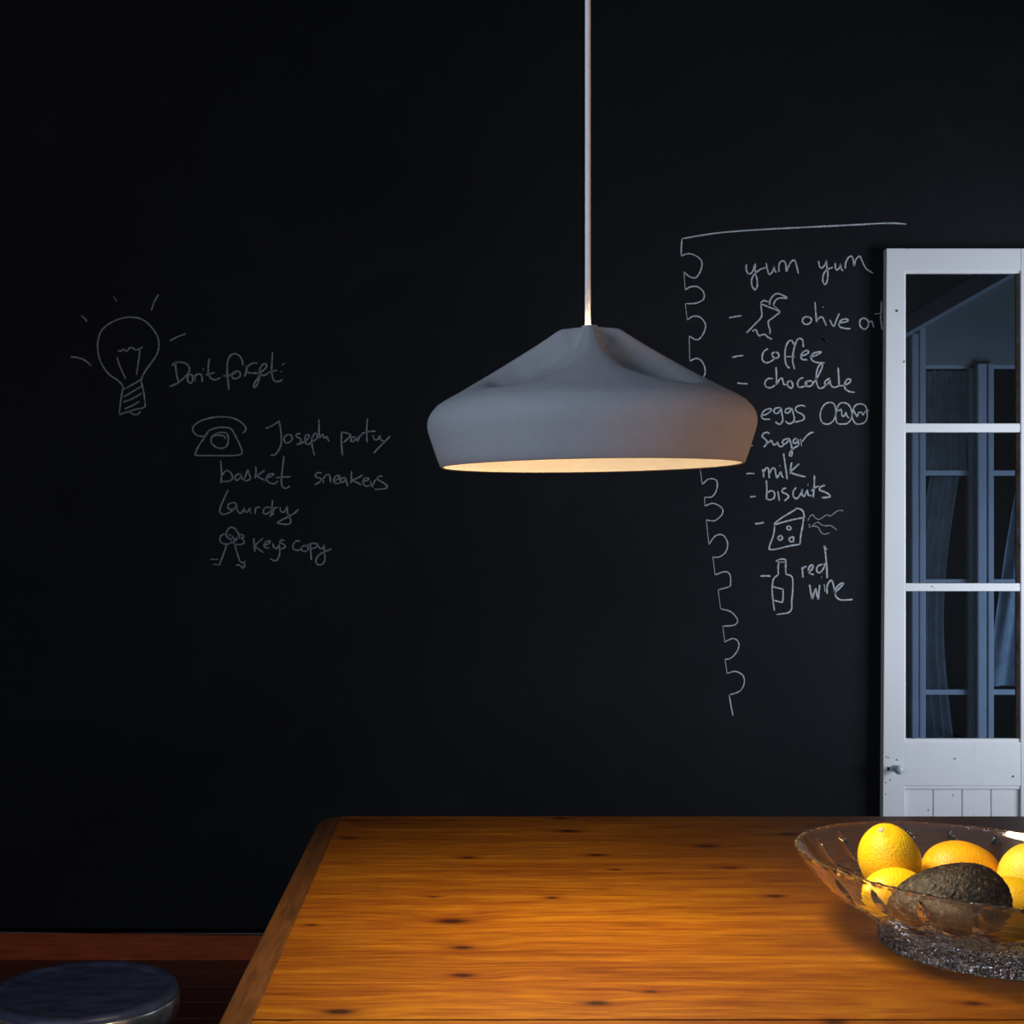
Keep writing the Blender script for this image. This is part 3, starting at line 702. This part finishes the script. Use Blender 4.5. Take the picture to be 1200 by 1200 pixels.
# socket, bulb, cord
def at(p): q = tilt(p); return Vector(q)*k
cz0 = at((0, 0, 100))
link_mesh('socket', lathe([(0.0034, .1135), (.0070, .1135), (.0095, .104), (.0115, .094), (.0125, .090), (.0125, .080), (.001, .080)], 32), 'enamel', lamp, True)
link_mesh('bulb', lathe([(.0005, .0795), (.010, .0795), (.012, .072), (.020, .062), (.024, .052), (.022, .043), (.014, .037), (.0005, .035)], 32, True, True), 'bulb', lamp, True)
tube_top = RZ-lc.z
bm = bmesh.new()
tube(bm, [(-.0013, 0, .112), (-.0013, 0, .20), (-.0013, 0, tube_top-.02)], 3.3*k, 14)
link_mesh('cord', bm, 'cord', lamp, True)
link_mesh('leak_ring', lathe([(3.6*k, 0), (7.2*k, 0), (7.2*k, -.002), (3.6*k, -.002), (3.6*k, 0)], 32, c=(-.0013, 0, 160.6*k)), 'glow', lamp)  # emissive ring added to imitate bulb light leaking up round the cord
link_mesh('ceiling_rose', lathe([(.001, 0), (.045, 0), (.050, -.006), (.046, -.020), (.02, -.026), (.001, -.026)], 40, c=(0, 0, tube_top)), 'enamel', lamp, True)
ld = bpy.data.lights.new('bulb_light', 'AREA'); ld.shape = 'DISK'; ld.size = .17; ld.energy = 7.2; ld.color = (1.0, .78, .44); ld.spread = radians(128)
lo = bpy.data.objects.new('bulb_light', ld); COL.objects.link(lo); lo.parent = lamp; lo.location = (0, 0, .031)

# ------------------------------------------------------------------ stool
SX, SY = (97-CX)/F*2.15, 2.15
stool = empty('stool', (SX, SY, 0)); tag(stool, 'round stool with scuffed blue black seat and metal band, bottom left', 'stool')
R = .143; SZ = .452
o = link_mesh('seat', lathe([(.0005, SZ-.0035), (.05, SZ-.0035), (R-.024, SZ-.003), (R-.021, SZ-.0025), (R-.018, SZ), (R-.008, SZ+.0015), (R-.002, SZ-.001), (R, SZ-.006), (R, SZ-.010)], 96), 'stool_pad', stool, True)
o = link_mesh('rim_band', lathe([(R-.002, SZ-.0085), (R+.0012, SZ-.009), (R+.0022, SZ-.012), (R+.0012, SZ-.038), (R-.001, SZ-.044), (R-.008, SZ-.046), (R-.012, SZ-.044)], 96), 'metal', stool, True)
o['label'] = 'shiny metal band'
link_mesh('seat_base', lathe([(R-.004, SZ-.012), (R-.006, SZ-.04), (.001, SZ-.04)], 64), 'black', stool)
for a in (45, 135, 225, 315):
    ca, sa = cos(radians(a)), sin(radians(a)); bm = bmesh.new()
    tube(bm, [(ca*.10, sa*.10, SZ-.04), (ca*.125, sa*.125, .22), (ca*.15, sa*.15, 0.001)], .011, 12); link_mesh('leg', bm, 'metal', stool, True)
bm = bmesh.new(); rr = .13
rings(bm, [[((rr+.007*cos(2*pi*j/8))*cos(2*pi*i/40), (rr+.007*cos(2*pi*j/8))*sin(2*pi*i/40), .18+.007*sin(2*pi*j/8)) for j in range(8)] for i in range(41)])
link_mesh('foot_ring', bm, 'metal', stool, True)

# ------------------------------------------------------------------ crystal bowl
BD = 1.342; kk = BD/F
bc = Vector(((1158-CX)*kk, BD, TZ+.0008))
bowl = empty('fruit_bowl', bc); tag(bowl, 'large oval cut crystal bowl holding lemons and an avocado on the table', 'bowl')
NU, NV = 672, 110
H = .0825
PROF = [(0, 0), (.06, .015), (.14, .03), (.25, .065), (.36, .24), (.43, .38), (.52, .55), (.63, .70), (.73, .80), (.83, .885), (.92, .95), (1, 1.0)]
uR, vR = Vector((-209, 56))*kk, Vector((0, 226))*kk
uB, vB = Vector((-118, 20))*kk, Vector((0, 118))*kk
def bowl_pt(th, t, inset=0, zoff=0, ds=0):
    f = lerp_tab(PROF, t)
    u = uB.lerp(uR, f); v = vB.lerp(vR, f)
    p = u*cos(th)+v*sin(th)
    if inset or ds:
        p = p*(1-(inset-ds)/p.length)
    end = 0
    return Vector((p.x, p.y, H*t*1.0+end*t+zoff))
def cuts(th, t):
    "outward relief of the cut pattern in metres"
    d = 0.0
    s = th/(2*pi)
    if t < .12:                                   # fine upright flutes on the foot
        d -= .0014*(.5+.5*cos(s*84*2*pi))*smooth01(0, .02, t)
    elif t < .56-.09*abs(((s*24) % 1)-.5)*2:       # diamond hobnail band
        a = s*40; b_ = t*13
        x1 = abs(((a+b_) % 1)-.5)*2; x2 = abs(((a-b_) % 1)-.5)*2
        d -= .0044*max(x1, x2)**1.7*smooth01(.12, .15, t)
    zig = .60-.09*abs(((s*24) % 1)-.5)*2
    w_ = abs(t-zig)
    if w_ < .026: d -= .0022*(1-w_/.026)
    ss = ((s*24) % 1)-.5                          # tall almond cuts, between zigzag peaks
    ln = (t-.755)/.155
    if abs(ln) < 1:
        hw = .15*(1-ln*ln)
        if abs(ss) < hw: d -= .0034*(1-abs(ss)/hw)
    if t > .955:                                  # notched rim
        d -= .0012*(.5+.5*cos(s*72*2*pi))*smooth01(.955, .99, t)
    return d
bm = bmesh.new(); rs = []
ctr = [(0, 0, 0)]
for f in (.25, .6, .92): rs.append([tuple(Vector(bowl_pt(2*pi*i/NU, 0))*f) for i in range(NU)])
for j in range(NV+1):
    t = j/NV
    rs.append([tuple(bowl_pt(2*pi*i/NU, t, 0, 0, cuts(2*pi*i/NU, t))) for i in range(NU)])
# rounded scalloped lip, then the smooth inside
for j in range(4):
    rs.append([tuple(bowl_pt(2*pi*i/NU, 1, .0008+.0011*j, .0008*sin((j+1)/5*pi)+.0006*cos(2*pi*i/NU*72))) for i in range(NU)])
for j in range(28):
    t = 1-j/27*.72
    rs.append([tuple(bowl_pt(2*pi*i/NU, t, .0052+.002*(1-t), 0)) for i in range(NU)])
last = [Vector(p) for p in rs[-1]]; zc_ = .0235
for f in (.985, .9, .6, .25): rs.append([(p.x*f, p.y*f, zc_-.0008*(1-f)) for p in last])
vs = rings(bm, rs, True, True, True)
o = link_mesh('bowl_body', bm, 'crystal', bowl, False)
for p in o.data.polygons: p.use_smooth = True
o.data.materials.append(M['cut'])
for p in o.data.polygons:                       # ground facets of the cuts
    i = p.vertices[0]//NU-3
    if 0 <= i <= NV:
        if cuts(2*pi*(p.vertices[0] % NU)/NU, i/NV) < -.0016: p.material_index = 1
try: o.data.set_sharp_from_angle(angle=radians(13))
except Exception: pass

# ------------------------------------------------------------------ fruit
def fruit(name, center, a, b_, axis, material, label, cat, group=None, tip=.0, bumps=.0, seed=1, pear=0., button=False):
    bm = bmesh.new(); nu, nv = (150, 110) if bumps else (56, 44); rs = []
    rot = Vector((0, 0, 1)).rotation_difference(Vector(axis).normalized()).to_matrix()
    for j in range(1, nv):
        ph = pi*j/nv; row = []
        for i in range(nu):
            th = 2*pi*i/nu
            z = cos(ph); r = sin(ph)**.92
            r *= 1-pear*z*.28
            zz = a*z
            if tip and abs(z) > .93:
                tt = (abs(z)-.93)/.07; zz += math.copysign(tip*tt*tt, z); r *= 1-.12*tt
            p = Vector((b_*r*cos(th), b_*r*sin(th), zz))
            if bumps:
                nn = noise.noise(p*45+Vector((seed, 0, 0)))*1.0+noise.noise(p*330+Vector((0, seed, 0)))*.9+noise.noise(p*620)*.5
                p *= 1+bumps*nn
            else:
                p *= 1+.035*noise.noise(p*28+Vector((seed*3.1, 0, 0)))
            row.append(rot@p)
        rs.append(row)
    rings(bm, rs, True, True, True)
    o = link_mesh(name, bm, material, None, True); o.location = center
    tag(o, label, cat, group)
    if button:
        q = bmesh.new(); bmesh.ops.create_icosphere(q, subdivisions=2, radius=.0034)
        bmesh.ops.scale(q, verts=q.verts, vec=(1, 1, .7))
        s = link_mesh('stem_button', q, 'button', o, True); s.location = rot@Vector((0, 0, a+tip-.0012)); s.rotation_euler = rot.to_euler()
        q = bmesh.new(); bmesh.ops.create_icosphere(q, subdivisions=1, radius=.0056)
        bmesh.ops.scale(q, verts=q.verts, vec=(1, 1, .35))
    return o
G = 'citrus fruit in the crystal bowl'
fruit('lemon', P(1041.5, 1004, 1.395), .0365, .0298, (-.34, -.50, .80), 'lemon', 'upright lemon with brown stem button, leftmost and tallest in the bowl', 'lemon', G, .0025, seed=1, button=True, pear=.35)
fruit('lemon', P(1052, 1049, 1.350), .036, .0255, (-.90, -.36, .22), 'lemon', 'lemon lying low with pointed tip left, half hidden by the avocado', 'lemon', G, .004, seed=2)
fruit('lemon', P(1127, 1023, 1.425), .0405, .0315, (.94, .10, -.22), 'lemon_warm', 'orange yellow fruit lying sideways right behind the avocado', 'lemon', G, .0025, seed=3)
fruit('lemon', P(1205, 1027, 1.385), .0330, .0285, (.25, -.2, .95), 'lemon_pale', 'pale yellow lemon cut off by the right edge of the photo', 'lemon', G, .002, seed=4)
fruit('lemon', P(1184, 1057, 1.335), .033, .0235, (.85, -.45, .05), 'lemon', 'low yellow lemon between the avocado and the pale lemon', 'lemon', G, .003, seed=5)
fruit('avocado', P(1113, 1057, 1.290), .0545, .0335, (-.97, .05, -.12), 'avocado', 'dark rough skinned avocado lying in front of the lemons', 'avocado', None, 0, .018, 3, .55)
